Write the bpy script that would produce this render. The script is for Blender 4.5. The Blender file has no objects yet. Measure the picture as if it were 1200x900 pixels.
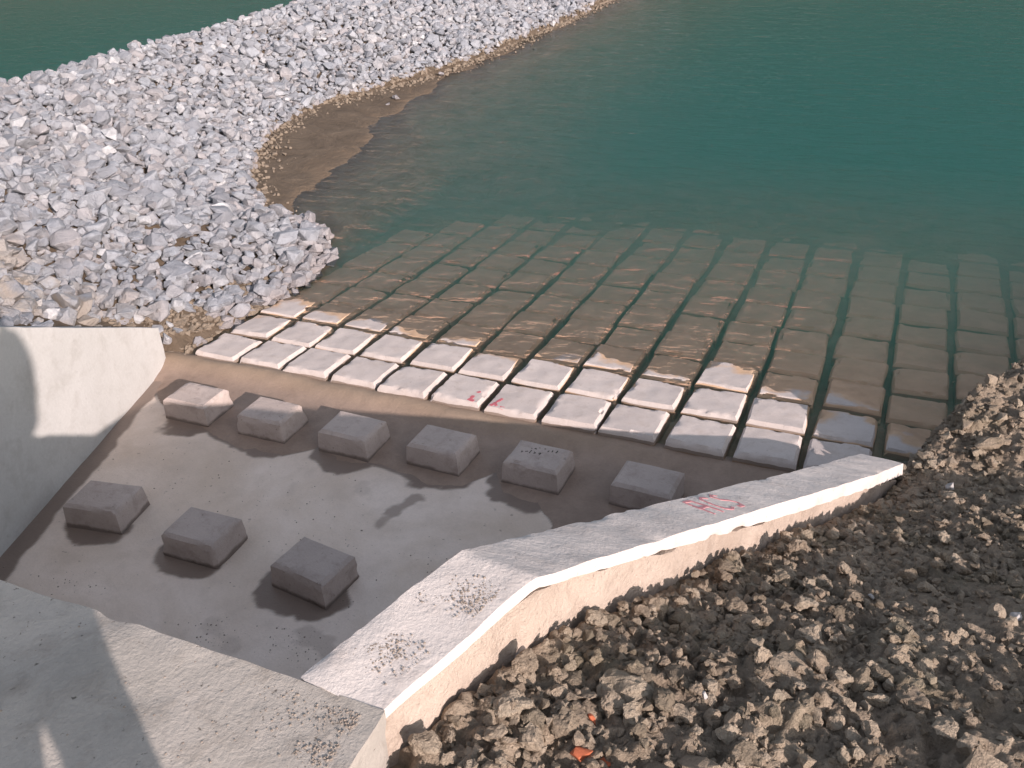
import bpy, bmesh, math, random
import numpy as np
from mathutils import Vector, Matrix
from mathutils.bvhtree import BVHTree

random.seed(7)
RNG = np.random.default_rng(7)
SC = bpy.context.scene
COL = SC.collection
R_ = math.radians

# ------------------------------------------------------------------ camera
CAM = Vector((5.62113752, -5.73868375, 3.90496832))
ROT = ((0.91681363, 0.39600838, -0.0512848),
       (-0.16319165, 0.48879605, 0.85699878),
       (0.3644465, -0.77733891, 0.51276014))      # rows: camera right, up, back
cd = bpy.data.cameras.new('camera')
cam = bpy.data.objects.new('camera', cd)
COL.objects.link(cam)
m = Matrix(ROT).transposed().to_4x4()
m.translation = CAM
cam.matrix_world = m
cd.sensor_fit = 'HORIZONTAL'
cd.sensor_width = 36.0
cd.lens = 36.0 * 1056.7 / 1200.0
cd.clip_start = 0.05
cd.clip_end = 3000
SC.camera = cam

# ------------------------------------------------------------------ light
SUN_TO = Vector((-2.19, 1.42, -1.0)).normalized()        # the way the light travels
SUN_EL = math.asin(-SUN_TO.z)
SUN_AZ = math.atan2(-SUN_TO.x, -SUN_TO.y)
w = bpy.data.worlds.new('World')
SC.world = w
w.use_nodes = True
nt = w.node_tree
bg = nt.nodes['Background']
sky = nt.nodes.new('ShaderNodeTexSky')
sky.sky_type = 'NISHITA'
sky.sun_disc = False
sky.sun_elevation = SUN_EL
sky.sun_rotation = SUN_AZ
sky.air_density = 1.0
sky.dust_density = 1.2
sky.ozone_density = 0.6
hs = nt.nodes.new('ShaderNodeHueSaturation')
hs.inputs['Saturation'].default_value = 0.55                # a milky, hazy sky
nt.links.new(sky.outputs['Color'], hs.inputs['Color'])
nt.links.new(hs.outputs['Color'], bg.inputs['Color'])
bg.inputs['Strength'].default_value = 0.14
ld = bpy.data.lights.new('sun', 'SUN')
ld.energy = 4.4
ld.angle = R_(0.55)
ld.color = (1.0, 0.86, 0.80)
sun = bpy.data.objects.new('sun', ld)
COL.objects.link(sun)
sun.rotation_euler = SUN_TO.to_track_quat('-Z', 'Y').to_euler()
sun.location = (20, -14, 12)
SC.view_settings.view_transform = 'Standard'
SC.view_settings.look = 'None'
SC.view_settings.gamma = 1.0
SC.view_settings.exposure = 0.60
SC.render.engine = 'CYCLES'
SC.cycles.max_bounces = 6
SC.cycles.diffuse_bounces = 3
SC.cycles.glossy_bounces = 2
SC.cycles.volume_bounces = 2
SC.cycles.transparent_max_bounces = 8
SC.cycles.use_denoising = True

# ------------------------------------------------------------------ noise
def _hash(ix, iy, iz, seed):
    h = (ix.astype(np.int64) * 374761393 + iy.astype(np.int64) * 668265263
         + iz.astype(np.int64) * 2147483647 + seed * 144665) & 0xFFFFFFFF
    h = ((h ^ (h >> 13)) * 1274126177) & 0xFFFFFFFF
    h = ((h ^ (h >> 16)) * 2246822519) & 0xFFFFFFFF
    h = h ^ (h >> 15)
    return (h & 0xFFFFFF) / float(0xFFFFFF)

def vnoise(P, freq=1.0, seed=0):
    P = np.asarray(P, float) * freq
    if P.shape[1] == 2:
        P = np.column_stack([P, np.zeros(len(P))])
    i = np.floor(P)
    f = P - i
    f = f * f * f * (f * (f * 6 - 15) + 10)
    i = i.astype(np.int64)
    out = 0
    for dx in (0, 1):
        wx = f[:, 0] if dx else 1 - f[:, 0]
        for dy in (0, 1):
            wy = f[:, 1] if dy else 1 - f[:, 1]
            for dz in (0, 1):
                wz = f[:, 2] if dz else 1 - f[:, 2]
                out = out + wx * wy * wz * _hash(i[:, 0] + dx, i[:, 1] + dy, i[:, 2] + dz, seed)
    return out * 2 - 1

def fbm(P, freq=1.0, octv=4, seed=0, gain=0.5):
    s, a, n = 0, 1.0, 0
    for k in range(octv):
        s = s + a * vnoise(P, freq * 2 ** k, seed + k * 17)
        n += a
        a *= gain
    return s / n

def lumps(P, size, seed=0, fill=0.8):
    """domes of random size scattered on a jittered grid: height 0..1"""
    Q = np.asarray(P)[:, :2] / size
    i = np.floor(Q).astype(np.int64)
    best = np.zeros(len(Q))
    z = np.zeros(len(Q), np.int64)
    for dx in (-1, 0, 1):
        for dy in (-1, 0, 1):
            cx, cy = i[:, 0] + dx, i[:, 1] + dy
            px = cx + 0.15 + 0.7 * _hash(cx, cy, z, seed)
            py = cy + 0.15 + 0.7 * _hash(cx, cy, z + 1, seed)
            r = 0.25 + 0.5 * _hash(cx, cy, z + 2, seed) ** 1.5
            on = _hash(cx, cy, z + 3, seed) < fill
            d = np.hypot(Q[:, 0] - px, Q[:, 1] - py) / r
            h = np.sqrt(np.clip(1 - d * d, 0, 1)) * r / 0.75 * on
            best = np.maximum(best, h)
    return best

def seg_dist(x, y, pts):
    d = np.full(x.shape, 1e9)
    for (ax, ay), (bx, by) in zip(pts[:-1], pts[1:]):
        vx, vy = bx - ax, by - ay
        t = np.clip(((x - ax) * vx + (y - ay) * vy) / (vx * vx + vy * vy), 0, 1)
        d = np.minimum(d, np.hypot(x - ax - t * vx, y - ay - t * vy))
    return d

def sstep(a, b, x):
    t = np.clip((x - a) / (b - a), 0, 1)
    return t * t * (3 - 2 * t)

# ------------------------------------------------------------------ object helpers
def tag(o, label=None, cat=None, group=None, kind=None):
    if label: o['label'] = label
    if cat: o['category'] = cat
    if group: o['group'] = group
    if kind: o['kind'] = kind
    return o

def link(name, me, mat=None, parent=None, loc=None, rot=None):
    o = bpy.data.objects.new(name, me)
    COL.objects.link(o)
    if mat is not None and me is not None and not me.materials:
        me.materials.append(mat)
    if parent: o.parent = parent
    if loc is not None: o.location = loc
    if rot is not None: o.rotation_euler = rot
    return o

def mesh_from(name, V, F, smooth=True, sharp=None):
    me = bpy.data.meshes.new(name)
    me.from_pydata([tuple(v) for v in V], [], [tuple(f) for f in F])
    me.validate()
    if smooth:
        me.polygons.foreach_set('use_smooth', [True] * len(me.polygons))
        if sharp: me.set_sharp_from_angle(angle=R_(sharp))
    me.update()
    return me

def big_mesh(name, V, F, smooth=True):
    """fast mesh from an (n,3) vertex array and an (m,3) or (m,4) face array"""
    V = np.asarray(V, np.float32); F = np.asarray(F, np.int32)
    me = bpy.data.meshes.new(name)
    me.vertices.add(len(V)); me.vertices.foreach_set('co', V.ravel())
    k = F.shape[1]
    me.loops.add(F.size); me.loops.foreach_set('vertex_index', F.ravel())
    me.polygons.add(len(F))
    me.polygons.foreach_set('loop_start', np.arange(0, F.size, k, dtype=np.int32))
    me.polygons.foreach_set('loop_total', np.full(len(F), k, np.int32))
    me.polygons.foreach_set('use_smooth', np.full(len(F), smooth))
    me.update(calc_edges=True)
    me.validate()
    return me

def grid_mesh(name, xs, ys, zfun, keep=None, smooth=True):
    X, Y = np.meshgrid(xs, ys)
    x, y = X.ravel(), Y.ravel()
    x, y, z = zfun(x, y)
    nx, ny = len(xs), len(ys)
    idx = np.arange(nx * ny).reshape(ny, nx)
    F = np.column_stack([idx[:-1, :-1].ravel(), idx[:-1, 1:].ravel(), idx[1:, 1:].ravel(), idx[1:, :-1].ravel()])
    if keep is not None:
        ok = keep(x, y)
        F = F[ok[F].all(1)]
    return big_mesh(name, np.column_stack([x, y, z]), F, smooth)

def add_attr(me, name, vals):
    a = me.attributes.new(name, 'FLOAT', 'POINT')
    a.data.foreach_set('value', np.asarray(vals, np.float32))

def rough_solid(name, V, F, cell=0.06, amp=0.006, freq=6.0, seed=0, chip=0.0, offset=(0, 0, 0), sharp=40):
    """a solid of quad faces, each cut to a fine grid and roughened with 3D noise so that its edges are never ruler-straight"""
    V = [np.array(v, float) for v in V]
    bm = bmesh.new()
    par = {}
    def root(e):
        while par.setdefault(e, e) != e: e = par[e]
        return e
    ek = lambda i, j: (min(i, j), max(i, j))
    for f in F:                                     # opposite edges of a face share one division count, so neighbouring grids meet
        for p, q in (((f[0], f[1]), (f[2], f[3])), ((f[1], f[2]), (f[3], f[0]))):
            par[root(ek(*p))] = root(ek(*q))
    div = {}
    for f in F:
        for k in range(4):
            e = ek(f[k], f[(k + 1) % 4]); r = root(e)
            div[r] = max(div.get(r, 1), int(math.ceil(np.linalg.norm(V[e[0]] - V[e[1]]) / cell)))
    for f in F:
        a, b, c, d = (V[i] for i in f)
        n1, n2 = min(div[root(ek(f[0], f[1]))], 160), min(div[root(ek(f[1], f[2]))], 160)
        g = {}
        for i in range(n1 + 1):
            for j in range(n2 + 1):
                s, t = i / n1, j / n2
                g[i, j] = bm.verts.new((a * (1 - s) + b * s) * (1 - t) + (d * (1 - s) + c * s) * t)
        for i in range(n1):
            for j in range(n2):
                try: bm.faces.new((g[i, j], g[i + 1, j], g[i + 1, j + 1], g[i, j + 1]))
                except ValueError: pass
    bmesh.ops.remove_doubles(bm, verts=bm.verts, dist=0.0006)
    bmesh.ops.recalc_face_normals(bm, faces=bm.faces)
    bm.normal_update()
    P = np.array([v.co[:] for v in bm.verts]) + np.array(offset)
    for k in range(3):
        n = fbm(P + 31.7 * k, freq, 3, seed + 5 * k)
        for v, q in zip(bm.verts, n): v.co[k] += amp * q
    if chip > 0:
        q = fbm(P, freq * 1.7, 3, seed + 91)
        ang = {}
        for e in bm.edges:
            if len(e.link_faces) == 2 and e.calc_face_angle(0) > R_(30):
                for v in e.verts: ang[v.index] = v
        bm.verts.index_update()
        for e in bm.edges:
            if len(e.link_faces) == 2 and e.calc_face_angle(0) > R_(30):
                for v in e.verts: ang[v.index] = v
        for i, v in ang.items():
            s = max(0.0, q[i] - 0.12)
            v.co -= v.normal * chip * s * 2.2
    me = bpy.data.meshes.new(name)
    bm.to_mesh(me); bm.free()
    me.polygons.foreach_set('use_smooth', [True] * len(me.polygons))
    me.set_sharp_from_angle(angle=R_(sharp))
    me.update()
    return me

# ------------------------------------------------------------------ materials
def new_mat(name):
    mt = bpy.data.materials.new(name)
    mt.use_nodes = True
    t = mt.node_tree
    b = t.nodes['Principled BSDF']
    b.inputs['Roughness'].default_value = 0.9
    b.inputs['Specular IOR Level'].default_value = 0.25
    return mt, t, b

def nd(t, kind, **kw):
    n = t.nodes.new(kind)
    for k, v in kw.items(): setattr(n, k, v)
    return n

def tex(t, vec, scale, detail=5, rough=0.55, dist=0.0):
    n = nd(t, 'ShaderNodeTexNoise')
    n.inputs['Scale'].default_value = scale
    n.inputs['Detail'].default_value = detail
    n.inputs['Roughness'].default_value = rough
    n.inputs['Distortion'].default_value = dist
    t.links.new(vec, n.inputs['Vector'])
    return n.outputs['Fac']

def ramp(t, fac, stops):
    n = nd(t, 'ShaderNodeValToRGB')
    e = n.color_ramp.elements
    while len(e) < len(stops): e.new(0.5)
    for el, (p, c) in zip(e, stops):
        el.position = p
        el.color = (c, c, c, 1) if isinstance(c, (int, float)) else (*c, 1)
    t.links.new(fac, n.inputs['Fac'])
    return n.outputs['Color']

def mixc(t, fac, a, b, mode='MIX'):
    n = nd(t, 'ShaderNodeMix', data_type='RGBA', blend_type=mode)
    for sock, v in ((n.inputs[0], fac), (n.inputs[6], a), (n.inputs[7], b)):
        if hasattr(v, 'is_linked'): t.links.new(v, sock)
        elif isinstance(v, (int, float)): sock.default_value = v
        else: sock.default_value = (*v, 1)
    return n.outputs[2]

def mth(t, op, a, b=0.0, c=None, clamp=False):
    n = nd(t, 'ShaderNodeMath', operation=op, use_clamp=clamp)
    for i, v in enumerate((a, b, c)):
        if v is None: continue
        if hasattr(v, 'is_linked'): t.links.new(v, n.inputs[i])
        else: n.inputs[i].default_value = v
    return n.outputs[0]

def bump(t, b, h, strength=0.4, dist=0.02):
    n = nd(t, 'ShaderNodeBump')
    n.inputs['Strength'].default_value = strength
    n.inputs['Distance'].default_value = dist
    t.links.new(h, n.inputs['Height'])
    t.links.new(n.outputs['Normal'], b.inputs['Normal'])

def pos(t): return nd(t, 'ShaderNodeNewGeometry').outputs['Position']

def attr(t, name): return nd(t, 'ShaderNodeAttribute', attribute_name=name).outputs['Fac']

def objvec(t):
    """object coordinates shifted per object, so copies that share a mesh do not share their stains"""
    tc = nd(t, 'ShaderNodeTexCoord'); oi = nd(t, 'ShaderNodeObjectInfo')
    mu = nd(t, 'ShaderNodeVectorMath', operation='MULTIPLY_ADD')
    cb = nd(t, 'ShaderNodeCombineXYZ')
    for i, k in enumerate((37.0, 91.0, 53.0)): t.links.new(mth(t, 'MULTIPLY', oi.outputs['Random'], k), cb.inputs[i])
    ad = nd(t, 'ShaderNodeVectorMath', operation='ADD')
    t.links.new(tc.outputs['Object'], ad.inputs[0]); t.links.new(cb.outputs[0], ad.inputs[1])
    return ad.outputs[0], oi.outputs['Random']

def concrete(name, light, dark, stain, scale=1.0, pits=0.35, rough=0.9, use_pos=True, bumpd=0.012):
    mt, t, b = new_mat(name)
    v = pos(t) if use_pos else objvec(t)[0]
    big = tex(t, v, 1.3 * scale, 6, 0.6, 0.4)
    mid = tex(t, v, 7 * scale, 6, 0.65, 0.3)
    fine = tex(t, v, 55 * scale, 4, 0.7)
    c = mixc(t, ramp(t, big, [(0.32, 0.0), (0.68, 1.0)]), dark, light)
    c = mixc(t, mth(t, 'MULTIPLY', ramp(t, mid, [(0.5, 0.0), (0.72, 1.0)]), 0.55), c, stain)
    sp = tex(t, v, 28 * scale, 3, 0.6)
    c = mixc(t, mth(t, 'MULTIPLY', ramp(t, sp, [(0.66, 0.0), (0.73, 1.0)]), pits), c, tuple(x * 0.42 for x in stain))
    c = mixc(t, 0.28, c, ramp(t, fine, [(0.25, 0.55), (0.8, 1.0)]), 'MULTIPLY')
    t.links.new(c, b.inputs['Base Color'])
    b.inputs['Roughness'].default_value = rough
    h = mth(t, 'ADD', mth(t, 'MULTIPLY', fine, 0.35), mth(t, 'ADD', mth(t, 'MULTIPLY', mid, 0.8), mth(t, 'MULTIPLY', sp, -0.25)))
    bump(t, b, h, 0.8, bumpd)
    return mt, t, b, c

M_WALL = concrete('old_wall_concrete', (0.50, 0.45, 0.425), (0.40, 0.36, 0.34), (0.33, 0.275, 0.24))[0]
M_SLAB = concrete('slab_concrete', (0.53, 0.475, 0.43), (0.36, 0.33, 0.30), (0.24, 0.205, 0.175), 1.3, 0.9, bumpd=0.011)[0]
M_CAP = concrete('cap_plaster', (0.70, 0.635, 0.60), (0.60, 0.54, 0.51), (0.48, 0.415, 0.38), 1.0, 0.45)[0]
M_RAW = concrete('raw_mortar_face', (0.56, 0.46, 0.39), (0.44, 0.35, 0.29), (0.33, 0.25, 0.20), 1.6, 0.5, bumpd=0.04)[0]
M_LEFT = concrete('smooth_wall_concrete', (0.56, 0.545, 0.53), (0.50, 0.485, 0.465), (0.40, 0.375, 0.35), 0.8, 0.15, bumpd=0.005)[0]
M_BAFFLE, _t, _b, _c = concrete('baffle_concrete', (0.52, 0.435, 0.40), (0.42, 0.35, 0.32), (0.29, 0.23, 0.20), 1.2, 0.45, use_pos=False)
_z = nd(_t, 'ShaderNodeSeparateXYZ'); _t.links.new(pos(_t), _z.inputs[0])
_w = mth(_t, 'MULTIPLY_ADD', mth(_t, 'ADD', _z.outputs['Z'], mth(_t, 'MULTIPLY', tex(_t, pos(_t), 9, 4), 0.06)), -45.0, -1.35, True)   # dark foot: damp and the shadow gap painted together
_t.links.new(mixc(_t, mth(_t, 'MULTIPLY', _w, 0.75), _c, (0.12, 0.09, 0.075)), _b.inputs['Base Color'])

def block_material():
    mt, t, b, c = concrete('block_concrete', (0.60, 0.53, 0.50), (0.52, 0.455, 0.43), (0.44, 0.37, 0.33), 1.5, 0.35, use_pos=False, bumpd=0.006)
    p = pos(t)
    z = nd(t, 'ShaderNodeSeparateXYZ'); t.links.new(p, z.inputs[0])
    wob = mth(t, 'MULTIPLY', mth(t, 'SUBTRACT', tex(t, p, 3.5, 4), 0.5), 0.05)
    zz = mth(t, 'ADD', z.outputs['Z'], wob)
    wet = mth(t, 'MULTIPLY_ADD', zz, -1 / 0.008, -0.052 / 0.008, True)          # soaked and silted below the water line
    silt = mixc(t, tex(t, p, 5.0, 6, 0.65), (0.34, 0.22, 0.145), (0.72, 0.49, 0.32))
    c2 = mixc(t, wet, c, silt)
    side = nd(t, 'ShaderNodeSeparateXYZ'); t.links.new(nd(t, 'ShaderNodeNewGeometry').outputs['True Normal'], side.inputs[0])
    sd = mth(t, 'MULTIPLY', mth(t, 'LESS_THAN', side.outputs['Z'], 0.35), 0.75)
    c2 = mixc(t, mth(t, 'MULTIPLY', sd, mth(t, 'LESS_THAN', zz, -0.03)), c2, (0.15, 0.105, 0.075))   # low side faces mixed to dark brown
    t.links.new(c2, b.inputs['Base Color'])
    t.links.new(mth(t, 'MULTIPLY_ADD', wet, -0.35, 0.9), b.inputs['Roughness'])
    return mt
M_BLOCK = block_material()

def floor_material():
    mt, t, b = new_mat('basin_floor_concrete')
    v = pos(t)
    big = tex(t, v, 0.9, 6, 0.6, 0.5)
    mid = tex(t, v, 5, 6, 0.65)
    fine = tex(t, v, 60, 4, 0.7)
    c = mixc(t, ramp(t, big, [(0.36, 0.0), (0.64, 1.0)]), (0.66, 0.53, 0.435), (0.83, 0.70, 0.62))
    c = mixc(t, mth(t, 'MULTIPLY', ramp(t, mid, [(0.48, 0), (0.75, 1)]), 0.35), c, (0.50, 0.405, 0.34))
    sp = tex(t, v, 22, 3, 0.6)
    c = mixc(t, mth(t, 'MULTIPLY', ramp(t, sp, [(0.68, 0), (0.74, 1)]), 0.45), c, (0.13, 0.10, 0.085))
    c = mixc(t, 0.25, c, ramp(t, fine, [(0.25, 0.5), (0.8, 1.0)]), 'MULTIPLY')
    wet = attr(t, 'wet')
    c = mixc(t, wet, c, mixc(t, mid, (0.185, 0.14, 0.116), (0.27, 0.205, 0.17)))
    t.links.new(c, b.inputs['Base Color'])
    t.links.new(mth(t, 'MULTIPLY_ADD', wet, -0.45, 0.9), b.inputs['Roughness'])
    bump(t, b, mth(t, 'ADD', fine, mth(t, 'MULTIPLY', mid, 1.5)), 0.4, 0.008)
    return mt
M_FLOOR = floor_material()

def mud_material():
    mt, t, b = new_mat('wet_mud')
    v = pos(t)
    mid = tex(t, v, 3.2, 7, 0.65, 0.3)
    fine = tex(t, v, 45, 4, 0.7)
    c = mixc(t, ramp(t, mid, [(0.3, 0), (0.7, 1)]), (0.245, 0.178, 0.142), (0.37, 0.275, 0.222))
    c = mixc(t, mth(t, 'MULTIPLY', attr(t, 'dry'), 0.8), c, (0.30, 0.225, 0.16))
    c = mixc(t, 0.3, c, ramp(t, fine, [(0.25, 0.5), (0.8, 1.0)]), 'MULTIPLY')
    t.links.new(c, b.inputs['Base Color'])
    b.inputs['Roughness'].default_value = 0.7
    bump(t, b, mth(t, 'ADD', fine, mth(t, 'MULTIPLY', mid, 2)), 0.4, 0.01)
    return mt
M_MUD = mud_material()

def ground_material():
    mt, t, b = new_mat('silty_ground')
    v = pos(t)
    z = nd(t, 'ShaderNodeSeparateXYZ'); t.links.new(v, z.inputs[0])
    mid = ramp(t, tex(t, v, 1.9, 8, 0.7, 0.8), [(0.3, 0), (0.7, 1)])
    fine = tex(t, v, 24, 5, 0.7)
    dry = mixc(t, mid, (0.095, 0.070, 0.050), (0.175, 0.132, 0.096))
    wetc = mixc(t, mid, (0.24, 0.165, 0.11), (0.48, 0.345, 0.23))
    k = mth(t, 'MULTIPLY_ADD', mth(t, 'ADD', z.outputs['Z'], mth(t, 'MULTIPLY', mid, 0.05)), 18.0, 1.35, True)
    c = mixc(t, k, wetc, dry)
    far = mth(t, 'MULTIPLY_ADD', z.outputs['Y'], 0.02, -1.2, True) if False else None
    sy = z.outputs['Y']
    green = mixc(t, tex(t, v, 0.05, 6, 0.7), (0.03, 0.045, 0.02), (0.08, 0.085, 0.045))
    c = mixc(t, mth(t, 'MULTIPLY_ADD', z.outputs['Z'], 0.5, -1.6, True), c, green)
    c = mixc(t, 0.3, c, ramp(t, fine, [(0.25, 0.45), (0.8, 1.0)]), 'MULTIPLY')
    t.links.new(c, b.inputs['Base Color'])
    bump(t, b, mth(t, 'ADD', fine, mth(t, 'MULTIPLY', mid, 2)), 0.6, 0.03)
    return mt
M_GROUND = ground_material()

def soil_material(name='clod_soil', objrand=False):
    mt, t, b = new_mat(name)
    v = pos(t)
    big = tex(t, v, 1.7, 6, 0.6, 0.4)
    mid = tex(t, v, 14, 6, 0.7)
    fine = tex(t, v, 95, 4, 0.75)
    c = mixc(t, ramp(t, mth(t, 'ADD', mth(t, 'MULTIPLY', big, 0.6), mth(t, 'MULTIPLY', mid, 0.4)), [(0.36, 0), (0.66, 1)]),
             (0.27, 0.212, 0.162), (0.52, 0.415, 0.32))
    tone = attr(t, 'tone')
    if objrand:
        tone = mth(t, 'FRACT', mth(t, 'ADD', tone, nd(t, 'ShaderNodeObjectInfo').outputs['Random']))
    c = mixc(t, mth(t, 'MULTIPLY', ramp(t, tone, [(0.35, 0), (1.0, 1.0)]), 0.6), c, (0.54, 0.455, 0.36))
    c = mixc(t, mth(t, 'MULTIPLY', ramp(t, tone, [(0.0, 1.0), (0.3, 0.0)]), 0.55), c, (0.14, 0.125, 0.095))
    grn = tex(t, v, 2.6, 4, 0.6)
    c = mixc(t, mth(t, 'MULTIPLY', ramp(t, grn, [(0.52, 0), (0.68, 1)]), 0.30), c, (0.11, 0.115, 0.06))
    c = mixc(t, 0.5, c, ramp(t, fine, [(0.25, 0.4), (0.75, 1.0)]), 'MULTIPLY')
    t.links.new(c, b.inputs['Base Color'])
    b.inputs['Roughness'].default_value = 0.95
    b.inputs['Specular IOR Level'].default_value = 0.1
    bump(t, b, mth(t, 'ADD', fine, mth(t, 'MULTIPLY', mid, 2.2)), 0.9, 0.018)
    return mt
M_SOIL = soil_material()
M_CLOD = soil_material('clod_soil_lump', True)

def rock_material():
    mt, t, b = new_mat('grey_quarry_rock')
    v, rnd = objvec(t)
    tone = mth(t, 'FRACT', mth(t, 'ADD', attr(t, 'tone'), rnd))
    p = pos(t)
    z = nd(t, 'ShaderNodeSeparateXYZ'); t.links.new(p, z.inputs[0])
    n1 = tex(t, p, 9, 6, 0.65, 0.6)
    n2 = tex(t, p, 60, 4, 0.7)
    c = ramp(t, tone, [(0.0, (0.25, 0.255, 0.285)), (0.3, (0.33, 0.345, 0.385)), (0.6, (0.375, 0.385, 0.42)), (0.78, (0.36, 0.335, 0.345)), (0.94, (0.41, 0.41, 0.435)), (1.0, (0.58, 0.58, 0.60))])
    c = mixc(t, mth(t, 'MULTIPLY', ramp(t, n1, [(0.40, 0), (0.66, 1)]), 0.6), c, (0.20, 0.205, 0.225))
    c = mixc(t, 0.3, c, ramp(t, n2, [(0.25, 0.55), (0.8, 1.0)]), 'MULTIPLY')
    # earth caught between the lowest rocks
    low = mth(t, 'MULTIPLY_ADD', mth(t, 'ADD', z.outputs['Z'], mth(t, 'MULTIPLY', n1, -0.12)), -6.0, 0.55, True)
    c = mixc(t, mth(t, 'MULTIPLY', low, 0.35), c, (0.27, 0.20, 0.17))
    earth = mth(t, 'MULTIPLY', mth(t, 'MULTIPLY_ADD', z.outputs['Y'], -1.1, 0.15, True), ramp(t, tex(t, p, 2.4, 4, 0.6), [(0.42, 0), (0.58, 1)]))
    c = mixc(t, mth(t, 'MULTIPLY', earth, 0.6), c, (0.34, 0.27, 0.20))          # earth tipped among the rocks behind the wall
    dusty = ramp(t, tex(t, p, 0.8, 5, 0.65), [(0.5, 0), (0.7, 1)])
    c = mixc(t, mth(t, 'MULTIPLY', dusty, 0.25), c, (0.36, 0.33, 0.32))
    t.links.new(c, b.inputs['Base Color'])
    b.inputs['Roughness'].default_value = 0.75
    b.inputs['Specular IOR Level'].default_value = 0.35
    bump(t, b, mth(t, 'ADD', n2, mth(t, 'MULTIPLY', n1, 2.5)), 0.8, 0.022)
    return mt
M_ROCK = rock_material()

def flat_mat(name, col, rough=0.9, speck=0.3):
    mt, t, b = new_mat(name)
    f = tex(t, pos(t), 70, 4, 0.7)
    c = mixc(t, speck, col, ramp(t, f, [(0.3, 0.35), (0.7, 1.0)]), 'MULTIPLY')
    t.links.new(c, b.inputs['Base Color'])
    b.inputs['Roughness'].default_value = rough
    bump(t, b, f, 0.3, 0.005)
    return mt
M_RED = flat_mat('red_marker_paint', (0.62, 0.17, 0.20), 0.8, 0.6)
M_RED_FAINT = flat_mat('worn_red_paint', (0.60, 0.27, 0.29), 0.85, 0.3)
M_BLACK = flat_mat('black_marker', (0.09, 0.075, 0.07), 0.8, 0.5)
M_BRICK = flat_mat('orange_brick', (0.52, 0.15, 0.075), 0.9, 0.5)
M_WHITESTONE = flat_mat('white_stone', (0.42, 0.40, 0.395), 0.95, 0.4)
M_CRUMB = flat_mat('mortar_crumb', (0.33, 0.275, 0.235), 0.95, 0.6)
M_CLOTH = flat_mat('dark_jacket', (0.03, 0.035, 0.05), 0.9)
M_TROUSER = flat_mat('trouser_cloth', (0.06, 0.07, 0.10), 0.9)
M_SKIN = flat_mat('skin', (0.30, 0.17, 0.11), 0.6, 0.1)
M_HAIR = flat_mat('hair', (0.02, 0.015, 0.012), 0.7)
M_SHOE = flat_mat('shoe_leather', (0.05, 0.04, 0.03), 0.6)
M_PHONE = flat_mat('phone_casing', (0.02, 0.02, 0.02), 0.35, 0.05)

def water_material():
    mt = bpy.data.materials.new('turbid_green_water')
    mt.use_nodes = True
    t = mt.node_tree
    t.nodes.clear()
    out = nd(t, 'ShaderNodeOutputMaterial')
    p = pos(t)
    mp = nd(t, 'ShaderNodeMapping')
    mp.inputs['Rotation'].default_value = (0, 0, R_(22))
    mp.inputs['Scale'].default_value = (1.0, 2.6, 1.0)
    t.links.new(p, mp.inputs['Vector'])
    a = tex(t, mp.outputs[0], 1.7, 3, 0.5, 0.6)
    b2 = tex(t, mp.outputs[0], 6.0, 3, 0.5, 0.3)
    h = mth(t, 'ADD', mth(t, 'MULTIPLY', a, 1.0), mth(t, 'MULTIPLY', b2, 0.32))
    bp = nd(t, 'ShaderNodeBump')
    bp.inputs['Strength'].default_value = 0.35
    bp.inputs['Distance'].default_value = 0.06
    t.links.new(h, bp.inputs['Height'])
    fr = nd(t, 'ShaderNodeFresnel'); fr.inputs['IOR'].default_value = 1.09
    t.links.new(bp.outputs[0], fr.inputs['Normal'])
    gl = nd(t, 'ShaderNodeBsdfGlossy'); gl.inputs['Roughness'].default_value = 0.06
    t.links.new(bp.outputs[0], gl.inputs['Normal'])
    tr = nd(t, 'ShaderNodeBsdfTransparent')
    mx = nd(t, 'ShaderNodeMixShader')
    t.links.new(fr.outputs[0], mx.inputs[0]); t.links.new(tr.outputs[0], mx.inputs[1]); t.links.new(gl.outputs[0], mx.inputs[2])
    t.links.new(mx.outputs[0], out.inputs['Surface'])
    vs = nd(t, 'ShaderNodeVolumeScatter')
    vs.inputs['Color'].default_value = (0.15, 0.80, 0.58, 1); vs.inputs['Density'].default_value = 1.25
    va = nd(t, 'ShaderNodeVolumeAbsorption')
    va.inputs['Color'].default_value = (0.26, 0.44, 0.33, 1); va.inputs['Density'].default_value = 0.85
    ad = nd(t, 'ShaderNodeAddShader')
    t.links.new(vs.outputs[0], ad.inputs[0]); t.links.new(va.outputs[0], ad.inputs[1])
    t.links.new(ad.outputs[0], out.inputs['Volume'])
    return mt
M_WATER = water_material()

# ------------------------------------------------------------------ the lie of the land
WL = -0.060                       # water level
FL = -0.100                       # basin floor
T4 = math.tan(R_(4.0))            # the apron dips four degrees
LX = lambda y: -0.43 - 0.31 * (y + 0.388)          # inner face of the left wing wall
RX = lambda y: 5.605 + 0.32 * (y + 0.45)           # inner face of the right wing wall
def TZ(y):   return np.interp(y, [-3.84, -0.40], [2.0, 0.30])      # top of the right wall
def TZL(y):  return np.interp(y, [-3.49, -0.36], [2.0, 0.28])      # top of the left wall
TOE = [(1.00, -6.0), (0.70, -4.6), (0.30, -2.9), (-0.20, -1.5), (-0.58, -0.5), (-0.40, 0.0), (-0.28, 0.6), (-0.16, 1.1), (-0.14, 1.7), (-0.24, 2.2), (-0.85, 2.90), (-2.0, 3.20), (-3.05, 4.3),
       (-4.2, 6.3), (-4.4, 8.0), (-4.0, 9.4), (-3.5, 11.4), (-3.25, 14.2), (-3.05, 19.0), (-2.95, 40.0)]
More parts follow.
